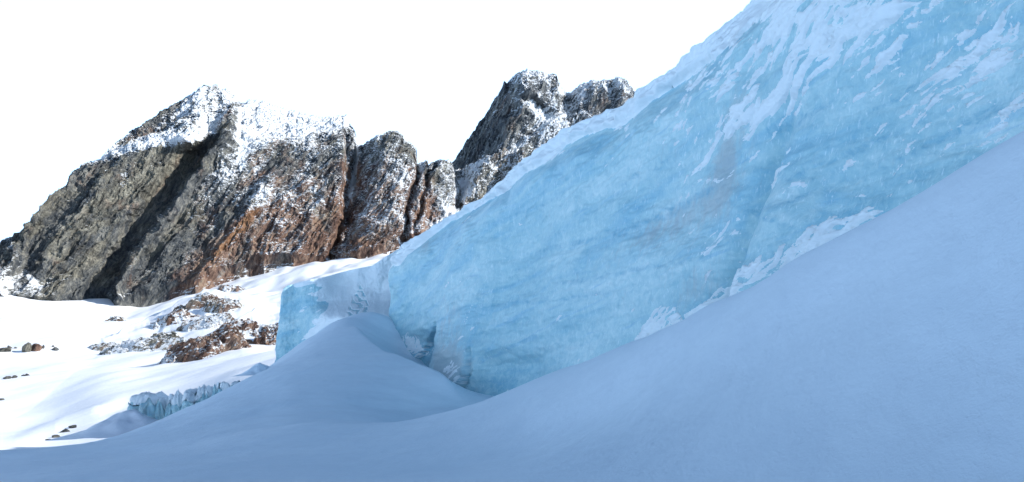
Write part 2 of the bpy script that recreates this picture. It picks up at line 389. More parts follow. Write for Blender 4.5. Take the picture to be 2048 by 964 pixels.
# lower jagged ridge between the massif and the far peak
R2 = [(820, 420), (870, 375), (905, 345), (925, 341), (945, 333), (965, 322), (985, 314), (1005, 301), (1016, 302), (1022, 312), (1038, 306), (1050, 296), (1062, 291), (1068, 300), (1085, 318), (1120, 340), (1200, 370)]
B2 = [(820, 480), (1200, 470)]
rdg = tag(empty('rock_ridge', (-30, 640, 60)), kind='structure')
mountain(R2, B2, 820, 1200, 300, 130, lambda px: 600+0*px, lambda px: 70+0*px,
    lambda px, py, t: 26*np.exp(-np.abs(px-985-(py-320)*-.5)/16)+16*np.exp(-((px-1052-(py-300)*-.4)/9)**2)-14*np.exp(-((px-925)/14)**2),
    2.8, 1.2, [('ridge_rock', None)], lambda px, py: np.zeros(px.shape), RK,
    lambda px, py, t, A, B: {'snow': .5+.9*blob(px, py, 925, 395, 26, 22, 30)+.25*blob(px, py, 960, 340, 60, 16, 20)-.3*blob(px, py, 993, 318, 14, 14)-.4*blob(px, py, 880, 405, 26, 20), 'rust': .1+0*px+.3*sst(900, 860, px), 'tan': .6+0*px}, back=60, root=rdg)
# far peak
R3 = [(840, 430), (880, 370), (905, 335), (925, 303), (945, 275), (965, 245), (985, 208), (1003, 177), (1008, 166), (1014, 170), (1022, 158), (1035, 147), (1052, 142), (1080, 144), (1095, 150), (1112, 152), (1118, 168), (1130, 186), (1140, 188), (1152, 178), (1166, 168), (1185, 161), (1208, 164), (1222, 163), (1232, 157), (1248, 159), (1256, 170), (1272, 190), (1330, 225), (1420, 300), (1500, 380)]
B3 = [(840, 470), (905, 440), (1500, 440)]
pk = tag(empty('mountain_peak', (50, 950, 90)), kind='structure')
def rel3(px, py, t):
    h = sst(1.0, .85, t)
    q = px-itp(py, [(140, 1045), (240, 1040), (330, 985), (420, 930)])
    r = np.where(q > 0, 60*np.exp(-q/80), 60*np.exp(q/30))*h
    r = r+24*blob(px, py, 1060, 180, 38, 34)*h-22*blob(px, py, 1075, 232, 34, 14, -30)+16*blob(px, py, 1195, 200, 20, 50, -20)*h+14*blob(px, py, 1240, 185, 14, 40)*h-12*blob(px, py, 1218, 200, 7, 40)
    r = r+20*blob(px, py, 1110, 260, 50, 30, 30)
    return r
mountain(R3, B3, 840, 1500, 560, 270, lambda px: 860+0*px, lambda px: 150+0*px, rel3, 4.2, .62,
    [('peak_rock', None)], lambda px, py: np.zeros(px.shape), RK2,
    lambda px, py, t, A, B: {'snow': .22+.25*sst(-20, 60, px-itp(py, [(140, 1030), (240, 1020), (330, 985), (420, 930)]))+.75*blob(px, py, 1080, 235, 50, 17, -25)+.35*blob(px, py, 1060, 165, 60, 20)+.6*blob(px, py, 1128, 192, 26, 8, 10)+.5*blob(px, py, 1215, 180, 60, 16)+.32*sst(1010, 1080, px+.8*(py-250))*sst(230, 270, py)-.35*blob(px, py, 985, 290, 60, 34, 55),
        'rust': .7*blob(px, py, 1080, 272, 14, 10)+.0*px, 'tan': -.35+.3*sst(1040, 1100, px)}, back=160, root=pk)

# ------------------------------------------------------------------ the sunny snowfield below the mountains
FC = [-700, -300, 0, 100, 200, 300, 400, 480, 560, 660, 800, 1000, 1400]
FT = [  # Y, then py per column above
 (20,  1250,1200,1150,1130,1110,1090,1070,1060,1050,1050,1050,1050,1050),
 (45,   960, 950, 940, 938, 932, 925, 918, 910, 900, 890, 880, 880, 880),
 (62,   915, 912, 910, 910, 905, 890, 870, 845, 820, 800, 790, 800, 800),
 (85,   895, 892, 892, 892, 882, 860, 836, 805, 778, 760, 750, 750, 750),
 (120,  872, 868, 866, 862, 840, 818, 793, 762, 738, 720, 705, 700, 700),
 (180,  822, 816, 812, 800, 775, 762, 740, 722, 708, 685, 665, 650, 650),
 (250,  768, 762, 755, 742, 735, 728, 712, 697, 690, 650, 620, 600, 590),
 (320,  725, 712, 700, 695, 694, 690, 676, 662, 652, 612, 585, 560, 550),
 (400,  680, 664, 650, 652, 655, 648, 628, 612, 598, 570, 548, 520, 510),
 (480,  660, 634, 612, 620, 622, 612, 588, 568, 552, 536, 520, 490, 480),
 (540,  645, 612, 590, 600, 600, 590, 562, 546, 526, 520, 500, 470, 460),
 (640,  660, 600, 570, 570, 570, 560, 540, 530, 510, 500, 470, 440, 440),
 (800,  690, 650, 600, 600, 600, 600, 560, 540, 520, 500, 470, 440, 440)]
FT = np.array(FT, float); FY = FT[:, 0]; FPY = FT[:, 1:]
def crom(x, xs, ys):   # smooth 1-D interpolation along axis 0 of ys
    xs = np.asarray(xs, float); i = np.clip(np.searchsorted(xs, x)-1, 0, len(xs)-2)
    m_ = np.gradient(ys, xs, axis=0); h = (xs[i+1]-xs[i])
    t = (x-xs[i])/h; sh = (-1,)+(1,)*(ys.ndim-1); t = t.reshape(sh); h = h.reshape(sh)
    return ys[i]*(2*t**3-3*t**2+1)+m_[i]*h*(t**3-2*t**2+t)+ys[i+1]*(-2*t**3+3*t**2)+m_[i+1]*h*(t**3-t**2)
def field_z(px, Y):
    """px (m,), Y (n,) -> height on the product grid (n,m)"""
    a_ = crom(np.clip(np.log(Y), np.log(20), np.log(799)), np.log(FY), FPY)
    b_ = crom(np.clip(px, -699, 1399), FC, a_.T).T
    return (HY-b_)/F*Y[:, None]
fpx = np.concatenate([np.linspace(-700, -30, 60, endpoint=False), np.linspace(-30, 840, 560), np.linspace(840, 1400, 60)[1:]])
fY = np.exp(np.linspace(np.log(20), np.log(800), 520))
def field_disp(X, Y, PX, PY):
    d = .012*Y*fbm(X/30+3, Y/60, o=3)*.5
    # a smooth swell whose left flank turns from the sun, and the bright bank beyond the trough
    tr = PX-itp(PY, [(600, 330), (640, 285), (700, 205), (760, 140), (820, 60), (870, -20), (900, -60)])
    d = d+Y*.010*sst(-10, 170, tr)*sst(720, 760, PY+0*tr)*0
    d = d+.20*np.where(tr < 0, -tr, tr*.0)*Y/F*.6*sst(560, 620, PY)
    for pts, hh, y0, y1, wl, wr in (([(570, 480), (600, 425), (640, 330), (690, 215)], 6, 580, 700, 16, 110), ([(600, 585), (640, 530), (700, 420), (716, 345)], 6, 610, 712, 16, 90), ([(600, 470), (640, 400), (670, 330)], 5.0, 600, 680, 9, 50)):
        q_ = PX-itp(PY, pts)+10*fbm(PX/30, PY/30, 1.0, o=3)
        d = d+hh*np.where(q_ > 0, np.exp(-q_/wr), np.exp(-(q_/wl)**2))*sst(y0-10, y0+35, PY)*sst(y1+10, y1-60, PY)
    # drift lip at lower left
    q = (PX-40)*math.cos(.33)-(PY-880)*0; u = (PY-itp(PX, [(-50, 892), (30, 879), (110, 858), (200, 826), (260, 800)]))
    d = d+Y*.012*np.exp(-((u-0)/13)**2)*sst(0, 130, PX)*sst(260, 180, PX)
    return d
PXg, Yg = np.meshgrid(fpx, fY); Zg = field_z(fpx, fY); Xg = (PXg-1024)/F*Yg; PYg = HY-F*Zg/Yg
Zg = Zg+field_disp(Xg, Yg, PXg, PYg)
gf = grid('snowfield', np.stack([Xg, Yg, Zg], -1), SF, smooth=True); tag(gf, kind='structure')
def field_at(px, py, y0=60, y1=600):
    """first point of the snowfield seen at a pixel: returns (X, Y, Z)"""
    Ys = np.exp(np.linspace(np.log(y0), np.log(y1), 800)); z = field_z(np.array([px, px+.01]), Ys)[:, 0]
    p = HY-F*z/Ys; i = int(np.argmax(p < py)); Y = Ys[i]
    j = int(np.abs(fY-Y).argmin()); c = int(np.abs(fpx-px).argmin())
    # use the displaced sheet
    pr = HY-F*Zg[:, c]/fY; ok = np.where((pr <= py) & (fY > y0))[0]
    j = ok[0] if len(ok) else j
    return np.array([(px-1024)/F*fY[j], fY[j], Zg[j, c]])

# ------------------------------------------------------------------ foreground snow (shaded)
def tps_fit(P):
    n = len(P); d = np.linalg.norm(P[:, None, :2]-P[None, :, :2], axis=2); K = np.where(d > 0, d*d*np.log(d+1e-9), 0)+np.eye(n)*.05
    A = np.zeros((n+3, n+3)); A[:n, :n] = K; A[:n, n] = 1; A[:n, n+1:] = P[:, :2]; A[n:, :n] = A[:n, n:].T
    return np.linalg.solve(A, np.concatenate([P[:, 2], np.zeros(3)]))
def tps(wt, P, X, Y):
    r = wt[-3]+wt[-2]*X+wt[-1]*Y
    for i in range(len(P)):
        d2 = (X-P[i, 0])**2+(Y-P[i, 1])**2; r = r+wt[i]*.5*d2*np.log(d2+1e-12)
    return r
def wline(px): u = (px-1024)/F; return 517/(31*u+17)     # distance of the ice wall's foot line
cp = []
def c3(px, py, Y): cp.append(((px-1024)/F*Y, Y, (HY-py)/F*Y))
# bottom of the picture and nearer
for px, Y in ((0, 15), (300, 13.5), (640, 12), (1024, 9), (1400, 7), (1750, 5.6), (2048, 5)): c3(px, 964, Y)
for p in ((0, 0, -1.6), (-6, 0, -2.3), (6, 0, -.9), (-15, 0, -3.4), (-30, 0, -6), (-30, 20, -7), (0, -15, -2.0), (20, -15, 1), (-20, -15, -4), (11, 2, 1.6), (14, -6, 1.5)): cp.append(p)
# crest of the right-hand slope
CRR = [(2048, 288, 9.2), (1900, 362, 10.4), (1760, 436, 11.8), (1600, 515, 13.8), (1420, 608, 17), (1250, 690, 20.5), (1100, 750, 25), (1000, 792, 28.5), (945, 815, 30.5)]
for q in CRR: c3(*q)
c3(2300, 170, 7.6)
# middle of the right-hand slope
c3(1800, 640, 8.2); c3(1500, 760, 10.2); c3(1900, 470, 9.0); c3(1650, 600, 11.0); c3(1250, 800, 15); c3(1100, 860, 16.5); c3(2048, 600, 6.8)
# left-hand crest
for q in ((-300, 930, 22), (0, 906, 23), (120, 899, 25), (190, 884, 26), (300, 848, 28), (400, 808, 30), (480, 770, 32), (545, 741, 34), (620, 690, 37), (700, 640, 41), (745, 626, 43.5)): c3(*q)
c3(300, 905, 20); c3(600, 850, 21); c3(500, 800, 28); c3(640, 760, 30); c3(800, 850, 23)
# spur that runs from the mound down to the notch
for q in ((715, 690, 37), (770, 735, 34.5), (860, 768, 33), (910, 795, 31.5)): c3(*q)
c3(760, 830, 27); c3(880, 850, 27)
# floor behind the spur, at the foot of the ice
for q in ((770, 665, 42), (800, 700, 41), (850, 737, 39.5), (900, 776, 38.2), (930, 792, 37.5), (980, 800, 35), (1010, 797, 33.8)): c3(*q)
# falls away behind the left crest
for x, y, z in ((-22, 36, -8), (-30, 32, -9), (-17, 42, -7.5), (-14.5, 47, -5.8), (-25, 48, -10), (-16, 34, -5.6)): cp.append((x, y, z))
# moat between the right-hand crest and the wall
for px in (1100, 1250, 1420, 1600, 1760, 1900, 2048):
    Y = wline(px); cy = np.interp(px, [q[0] for q in CRR][::-1], [q[2] for q in CRR][::-1]); cpy = np.interp(px, [q[0] for q in CRR][::-1], [q[1] for q in CRR][::-1])
    zc = (HY-cpy)/F*cy; cp.append(((px-1024)/F*Y*.99, Y*.99, zc-.10*(Y-cy)))
CP = np.array(cp); TW = tps_fit(CP)
gx = np.concatenate([np.linspace(-45, -24, 20, endpoint=False), np.linspace(-24, 16, 420), np.linspace(16, 30, 15)[1:]])
gy = np.concatenate([np.linspace(-20, 3, 20, endpoint=False), np.linspace(3, 50, 470), np.linspace(50, 58, 6)[1:]])
SPUR = np.array([((px-1024)/F*Y_, Y_) for px, Y_ in ((700, 40), (722, 36.6), (770, 34.4), (860, 32.6), (945, 30.6))])
def spur(X, Y):
    best = np.full(X.shape, 1e9); side = np.zeros(X.shape); tpar = np.zeros(X.shape)
    for i_, (a_, b_) in enumerate(zip(SPUR[:-1], SPUR[1:])):
        d_ = b_-a_; L_ = d_@d_; t_ = np.clip(((X-a_[0])*d_[0]+(Y-a_[1])*d_[1])/L_, 0, 1)
        ex_, ey_ = X-a_[0]-t_*d_[0], Y-a_[1]-t_*d_[1]; q_ = np.hypot(ex_, ey_); m_ = q_ < best
        best = np.where(m_, q_, best); side = np.where(m_, d_[0]*(Y-a_[1])-d_[1]*(X-a_[0]), side); tpar = np.where(m_, i_+t_, tpar)
    env = sst(0, .8, tpar)*sst(4, 3.2, tpar)
    return .75*env*np.where(side > 0, np.exp(-best/.9), np.exp(-np.maximum(best-.15, 0)/3.2))
def ground(X, Y):
    z = tps(TW, CP, X, Y)
    th = math.radians(35); A = X*math.cos(th)+Y*math.sin(th); B = -X*math.sin(th)+Y*math.cos(th)
    amp = np.clip((Y-4)/20, .15, 1)
    return z+spur(X, Y)+.10*amp*fbm(A/7, B/3.2, 1.0, o=3)+.03*fbm(A/1.5, B/.7, 7.0, o=3)*amp
GX, GY = np.meshgrid(gx, gy); GZ = ground(GX, GY)
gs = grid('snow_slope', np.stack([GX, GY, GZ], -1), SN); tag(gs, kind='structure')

# ------------------------------------------------------------------ the ice wall
TOPL = [(700, 545), (740, 535), (760, 528), (775, 508), (800, 498), (812, 486), (850, 466), (870, 452), (900, 432), (940, 408), (980, 384), (1005, 366), (1020, 352), (1035, 335), (1060, 315), (1090, 300), (1110, 287), (1130, 268), (1150, 252), (1180, 238), (1215, 222), (1250, 210), (1280, 190), (1310, 168), (1350, 140), (1400, 100), (1440, 66), (1475, 34), (1508, 0), (1560, -50), (1650, -150), (1800, -310), (2048, -500), (2400, -700)]
D = np.array([17, -31])/np.hypot(17, 31); N = np.array([-D[1]*-1, D[0]*-1])   # along the wall; N set below
N = np.array([-31, -17])/np.hypot(31, 17)                                        # out of the wall, towards the viewer
L0 = np.array([-8., 45.])
def px_to_s(px): u = (px-1024)/F; Y = 517/(31*u+17); return (u*Y-L0[0])/D[0]
s_in = px_to_s(np.linspace(752, 2075, 840)); s_out = np.linspace(s_in[-1], s_in[-1]+42, 60)[1:]
_t = np.array(TOPL, float); _x = np.arange(700, 2401, 3.0); _y = np.interp(_x, _t[:, 0], _t[:, 1])
_y = _y+(3.5*fbm(_x/60, 2.5, o=5, g=.6)+1.0*ridged(_x/40, 6.5, o=2))*sst(745, 800, _x)*sst(1400, 1200, _x)+2.0*fbm(_x/30, 8.5, o=3)*sst(1300, 1400, _x)
TOPL = np.stack([_x, _y], 1)
S = np.concatenate([np.linspace(-20, s_in[0], 60, endpoint=False), s_in, s_out]); nin = len(s_in)  # leftmost run, hidden behind the buttress, is added mass to cast shade
base = L0[None]+S[:, None]*D[None]
s2048 = px_to_s(2048)
# heights
tt = np.linspace(0, 1, 430)
def wall_shape(S, top_inset=1.5):
    bx = L0[0]+S*D[0]-N[0]*top_inset; by = L0[1]+S*D[1]-N[1]*top_inset
    px = 1024+F*bx/np.maximum(by, 3); px = np.where(by < 3, 9999, px)
    z = (HY-itp(px, [(540, 600), (600, 575), (650, 562), (699, 550)]+[tuple(v_) for v_ in TOPL]))/F*np.maximum(by, 3)
    zr = (HY-itp(np.array([2048.]), TOPL))[0]/F*wline(2048.)
    k = np.clip((S-s2048)/30, 0, 1)
    zz = itp(np.clip(px, 0, 2400), TOPL); lim = 10.6+7*sst(0, 1, k)
    g = sst(s2048-4, s2048+1, S)
    return z*(1-g)+lim*g-1.2*sst(0, -1.5, S), px
ztop, pxt = wall_shape(S)
zt_s = ztop.copy()
zbot = np.where(S < s2048, -4.5+S*.12, 0)-.5
T_, S_ = np.meshgrid(tt, S, indexing='ij')
Zw = zbot[None]+(ztop-zbot)[None]*T_
dtop = (ztop[None]-Zw)                                       # metres below the crest
def bulge(S_, Zw, T_, dtop):
    o = -.12*(Zw+3)                                          # leans back
    px = 1024+F*(L0[0]+S_*D[0])/np.maximum(L0[1]+S_*D[1], 3); py = HY-F*Zw/np.maximum(L0[1]+S_*D[1], 3)
    o = o-1.1*sst(2.2, 0, dtop)**1.5                         # rounds off under the crust
    o = o+.8*fbm(S_/9, Zw/7, 3.3, o=2)+.13*fbm(S_/2.6+Zw*.2, Zw/1.3, 8.8, o=4)
    o = o+.035*ridged((S_)/3+.3*Zw, (Zw-.16*S_)/.55, 2.2, o=3)
    # crease that runs down the wall
    cr = px-itp(py, [(150, 1530), (250, 1505), (400, 1475), (520, 1450), (620, 1415)])
    o = o-.55*np.exp(-(cr/22)**2)*sst(150, 320, py)+.5*np.exp(-((cr-75)/60)**2)*sst(200, 400, py)-.7*blob(px, py, 1430, 590, 40, 50)
    # hanging blades of ice at the foot, left
    e1 = px-itp(py, [(640, 872), (700, 862), (740, 852)])-5*fbm(py/18, px/40, 3., o=3); o = o-.55*sst(6, -4, e1)*sst(-120, -20, e1)*sst(655, 690, py)
    e2 = px-itp(py, [(700, 938), (740, 936), (790, 918)]); o = o-.45*sst(-4, 14, e2)*sst(170, 40, e2)*sst(690, 735, py)+.35*np.exp(-((e2+8)/12)**2)*sst(690, 740, py)
    e3 = px-955; o = o-.10*sst(-3, 3, e3)*sst(60, 10, e3)*sst(540, 570, py)*sst(640, 600, py)
    # the added unseen run steps back behind the buttress
    o = o-3.0*sst(0, -2.5, S_)
    o = o-.9*sst(1.6, 0, S_)**2*1.6
    # undercut at the very foot
    o = o-.2*sst(770, 800, py)*sst(1100, 900, px)
    return o, px, py
O, PXw, PYw = bulge(S_, Zw, T_, dtop)
Pw = np.stack([L0[0]+S_*D[0]+O*N[0], L0[1]+S_*D[1]+O*N[1], Zw], -1)
ct = Pw[-1]; cpx = 1024+F*ct[:, 0]/np.maximum(ct[:, 1], 3)
cdz = ((HY-itp(cpx, TOPL)-4)/F*ct[:, 1]-ct[:, 2])*sst(-6, -1, S)*sst(s2048-1, s2048-5, S)
Pw[..., 2] += cdz[None]*T_**3
PXp, PYp = proj(np.where(Pw[..., 1:2] > 2, Pw, [[[9999, 3, 0]]]))
topy = itp(PXp, TOPL)
dp = PYp-topy                                               # pixels under the rim
dirt = 1.5*blob(PXp, PYp, 1450, 330, 26, 130, -10)+.9*blob(PXp, PYp, 1360, 430, 90, 34, 25)+.9*blob(PXp, PYp, 1400, 580, 60, 45)+.9*blob(PXp, PYp, 900, 690, 34, 110, 0)+.8*blob(PXp, PYp, 880, 730, 50, 35)+.9*blob(PXp, PYp, 850, 490, 14, 18)+.4*blob(PXp, PYp, 1250, 500, 150, 30, 20)+.5*blob(PXp, PYp, 1500, 270, 20, 100, 0)+.25*blob(PXp, PYp, 760, 620, 30, 40)
deep = .75*blob(PXp, PYp, 975, 778, 120, 26, 14)+.3*blob(PXp, PYp, 1050, 740, 110, 50, 20)+.9*blob(PXp, PYp, 845, 720, 12, 34, -30)+.9*blob(PXp, PYp, 925, 755, 9, 34, -12)+.7*blob(PXp, PYp, 1700, 430, 120, 22, 28)+.6*blob(PXp, PYp, 1520, 530, 80, 26, 30)+.6*blob(PXp, PYp, 1910, 270, 90, 8, 26)+.5*blob(PXp, PYp, 1980, 215, 80, 9, 26)+.45*blob(PXp, PYp, 1600, 250, 60, 14, 30)+.5*blob(PXp, PYp, 1880, 120, 40, 12, 35)+.6*blob(PXp, PYp, 790, 660, 26, 16, -35)+.5*blob(PXp, PYp, 1420, 600, 30, 20, 40)
def blade(L, R, y0, y1):
    w0 = 5*fbm(PXp/30, PYp/16, 4.5, o=4)
    l_, r_ = itp(PYp, L)+w0, itp(PYp, R)+w0*.6
    return sst(-1, 4, PXp-l_)*sst(2, -3, PXp-r_)*sst(y0, y0+10, PYp)*sst(y1+3, y1-2, PYp)
bl = np.maximum(blade([(640, 870), (680, 858), (700, 846), (735, 812)], [(640, 872), (700, 866), (735, 856), (750, 838)], 640, 745), blade([(690, 936), (750, 926), (790, 904)], [(690, 939), (740, 941), (770, 932), (792, 912)], 690, 795))
bl = np.maximum(bl, .8*blade([(560, 752), (640, 752)], [(560, 770), (600, 768), (640, 760)], 555, 640))
Pw[..., 0] -= N[0]*bl*.35; Pw[..., 1] -= N[1]*bl*.35
streak = 0
for cx_, cy_, rx_, ry_, an_ in ((1230, 462, 120, 5, 17), (1330, 425, 90, 6, 24), (1395, 392, 55, 6, 38), (1150, 488, 100, 4, 13), (1700, 305, 150, 6, 22), (1890, 272, 120, 7, 26), (1990, 222, 80, 5, 27), (1560, 350, 60, 5, -8), (1250, 545, 130, 5, 10), (1060, 420, 60, 5, 22), (1610, 235, 60, 6, 32), (1600, 395, 90, 5, 18), (1100, 600, 120, 5, 6), (1520, 430, 60, 5, -20), (1790, 200, 60, 5, 30), (1300, 340, 70, 5, 28)):
    streak = streak+blob(PXp+10*fbm(PXp/50, PYp/30, 4., o=3), PYp+5*fbm(PXp/40, PYp/25, 8., o=3), cx_, cy_, rx_, ry_, an_)
deep = deep+1.7*streak*np.clip(.6+1.0*fbm(PXp/26, PYp/14, 6., o=4), 0, 1.2)+1.1*bl
dirt = dirt+.7*sst(70, 0, PXp-868)*sst(-3, 6, PXp-868-6*fbm(PYp/18, PXp/30, 2., o=4))*sst(690, 725, PYp)*sst(790, 760, PYp)
WCO = np.stack([S_, Zw, O], -1)
iw = tag(empty('ice_wall', (3, 24, -2)), 'long pale blue glacier ice wall rising behind the shaded snow slope', 'ice wall')
NS = nin
grid('ice_face', Pw, IC, iw, {'wco': WCO, 'dirt': dirt, 'deep': np.clip(deep, 0, 1)}, flip=True)
# snow frozen to the wall: a sheet that surfaces from the ice where it is thick
th = math.radians(30)
def wisps(S_, Zw, rot, la, lb, seed, o=5):
    c_, s_ = math.cos(math.radians(rot)), math.sin(math.radians(rot))
    A = S_*c_+Zw*s_; B = -S_*s_+Zw*c_
    wv = .5*fbm(A/2.5, B/2.5, seed+.5, o=3)
    return fbm((A+wv)/la, (B+wv)/lb, seed, o=o, g=.58)
w1 = wisps(S_, Zw, 30, 2.4, .42, 3.1, 6); w2 = wisps(S_, Zw, 34, .8, .16, 6.2, 5); w3 = wisps(S_, Zw, 26, .4, .12, 9.2, 5)
ctk = itp(PXp, [(750, 26), (800, 34), (860, 18), (900, 13), (960, 16), (1010, 26), (1060, 30), (1120, 34), (1180, 36), (1230, 46), (1300, 34), (1400, 46), (1500, 60), (1600, 100), (1700, 120)])
rimy = 1.35*sst(1.15, .55, dp/ctk)-.62
up = sst(260, -30, PYp+.55*(1560-PXp)*-.0)*0
zone = .30*sst(420, 60, dp)*sst(1180, 1420, PXp)+.10*sst(1550, 1700, PXp)+.30*blob(PXp, PYp, 1640, 120, 150, 40, 38)+.42*blob(PXp, PYp, 1600, 20, 110, 60, 20)+.62*blob(PXp, PYp, 1760, 40, 150, 34, 22)+.45*blob(PXp, PYp, 1600, 165, 130, 18, 42)+.7*blob(PXp, PYp, 2010, 55, 66, 46, 30)+.75*blob(PXp, PYp, 1990, 262, 66, 16, 38)+.38*blob(PXp, PYp, 1900, 150, 120, 60, 20)+.3*blob(PXp, PYp, 1480, 230, 60, 26, 40)+.12*blob(PXp, PYp, 1850, 180, 220, 120)+.25*blob(PXp, PYp, 1270, 250, 50, 25, 30)
fgc = itp(PXp, [(900, 830), (945, 815), (1000, 792), (1100, 750), (1250, 690), (1420, 608), (1600, 515), (1760, 436), (1900, 362), (2048, 288)])
bandw = itp(PXp, [(1270, 0), (1310, 45), (1345, 40), (1365, 0), (1410, 8), (1450, 34), (1520, 50), (1600, 56), (1690, 48), (1740, 26), (1780, 8), (1800, 0)])
band = np.where(bandw > 1, 1.0*sst(1.15, .7, (fgc-PYp)/np.maximum(bandw, 1))-.25, -1)
low = .9*blob(PXp, PYp, 825, 690, 36, 24, -35)+.75*blob(PXp, PYp, 905, 745, 26, 26, -30)+.55*blob(PXp, PYp, 1000, 790, 90, 9, 15)+.8*blob(PXp, PYp, 756, 600, 10, 60, 0)
v = np.maximum(np.maximum(rimy+(.36+.36*sst(1300, 1500, PXp))*w1+(.26+.34*sst(1300, 1450, PXp))*w2+.16*w3, -.98+1.35*np.minimum(zone, .75)+.30*sst(1250, 1420, PXp)*sst(420, 150, dp)+.18*sst(1480, 1700, PXp)+.66*w1+.72*w2+.30*w3), np.maximum(np.where(band > -.9, band-.56+.40*w1+.70*w2+.45*w3, -1), -.62+low+.3*w3+.2*w2))
v = v-.9*sst(s2048+1, s2048+3, S_)*0
hgt = np.clip(v*.16, -.12, .07)+.02*sst(0, .3, v)*w2
fold = sst(.05, .5, rimy)*sst(1560, 1400, PXp)*sst(0, 8, dp)
hgt = hgt+fold*(.22*ridged(S_/3.6-.35*Zw, (Zw-.5*S_)/1.3, 4.0, o=4)+.12*fbm(S_/.7, Zw/.4, 1.0, o=3)-.05)
Ps = Pw.copy(); Nn = np.array([N[0], N[1], .35]); Nn /= np.linalg.norm(Nn)
Ps += hgt[..., None]*Nn
cm = np.zeros(Ps.shape[:2], int)
keep = v > -.12
kf = keep[:-1, :-1] | keep[1:, :-1] | keep[:-1, 1:] | keep[1:, 1:]
which = np.where(dp < ctk*1.5+15, 0, np.where((fgc-PYp < 90) & (PXp > 1250) & (PXp < 1850), 2, np.where(PYp > 560, 3, 1)))[:-1, :-1]
for i, (nm, lb) in enumerate((('snow_rim', 'bluish white wind packed snow along the top edge'), ('snow_patch', 'thin white wisps of snow stuck to the upper right ice'), ('snow_band', 'frosted snow band along the foot of the wall'), ('snow_patch', 'small snow patches low on the left end'))):
    m_ = kf & (which == i)
    for j_, pm in enumerate(pieces(m_, 20, 90)):
        o = grid(nm if j_ == 0 or nm == 'snow_patch' else 'snow_patch', Ps, CR, iw, {}, pm, flip=True)
        if j_ == 0: o['label'] = lb
# unseen glacier surface behind the rim, raised to shade the buttress and seracs
nb = 60; q = np.linspace(0, 1, nb)
cr = Ps[-1]*1.0; gt = np.repeat(cr[None], nb, 0)
dist = 34*q**1.5
gt[..., 0] -= N[0]*dist[:, None]; gt[..., 1] -= N[1]*dist[:, None]
pg = 1024+F*gt[..., 0]/np.maximum(gt[..., 1], 4)
allow = (HY-itp(np.clip(pg, 560, 2400), [(560, 592), (600, 573), (650, 562), (699, 550)]+[tuple(v_) for v_ in TOPL]))/F*np.maximum(gt[..., 1], 4)
lim = np.minimum(allow-.8-.02*dist[:, None], 17)
gt[..., 2] += np.maximum(lim-cr[None, :, 2], .02*dist[:, None])*sst(.05, .5, q)[:, None]*.97-.25*sst(0, .05, q)[:, None]+.12*fbm(gt[..., 0]/4, gt[..., 1]/4, o=3)*sst(.1, .3, q)[:, None]
gt[-1, :, 2] -= 25
o = grid('unseen_glacier_top', gt, CR, iw, {}, flip=True)

# ------------------------------------------------------------------ ice buttress left of the wall
LE = [(540, 582), (572, 580), (590, 572), (640, 563), (700, 556), (760, 545)]
BT = [(545, 600), (560, 582), (575, 571), (600, 565), (650, 554), (700, 541), (745, 532), (775, 512), (830, 480)]
na, nr = 300, 300
aa = np.linspace(0, 1, na); rr = np.linspace(0, 1, nr)
RRb, AAb = np.meshgrid(rr, aa, indexing='ij')
# front face columns
pxl = itp(HY-0*rr, [(0, 0), (1, 1)])*0
pyb = 800-(800-0)*0
PXb = 552+AAb*(800-552); topb = itp(PXb, BT)
PYb = 800+(topb-800)*RRb
edge = itp(PYb, [(560, 575), (600, 564), (680, 553), (730, 548), (800, 540)])+3*fbm(PYb/22, 1.1, o=3)
PXb = edge+AAb*(800-edge); topb = itp(PXb, BT); PYb = 800+(topb-800)*RRb
Yb_ = 45+5.5*sst(720, 545, PXb)+3.0*sst(600, 680, PXb)*sst(640, 600, PYb)+1.0*sst(560, 600, PXb)-.0*PXb
Yb_ = Yb_+4.5*sst(20, -2, PXb-edge)**2*0
Yb_ = Yb_+.35*fbm(PXb/110, PYb/90, 2.0, o=3)+.13*fbm(PXb/22, PYb/30, 5.0, o=4)
# saddle of snow to the right leans back
Yb_ = Yb_+2.5*sst(640, 700, PXb)*sst(640, 570, PYb)
Pb = unp(PXb, PYb, Yb_)
# wrap round the left corner to give it thickness
nl = 40; w_ = np.linspace(1, 0, nl, endpoint=False)[None, :]
cor = Pb[:, :1, :]; side = np.repeat(cor, nl, 1).copy()
side[..., 1] += 14*w_**1.5; side[..., 0] += 3.0*w_**2-.35*np.sin(w_*math.pi*.5)*(1-w_)
side[..., 2] += 0
Pb = np.concatenate([side, Pb], 1)
PXbb, PYbb = proj(Pb); PXbb[:, :nl] = PXb[:, :1]; PYbb[:, :nl] = PYb[:, :1]
wc = np.stack([Pb[..., 0]+Pb[..., 1]*.3, Pb[..., 2], Pb[..., 1]], -1)
ib = tag(empty('ice_buttress', (-13, 46, -2)), 'squat pale blue ice buttress half plastered with snow at left end of ice wall', 'ice buttress')
z0 = 0*PXbb
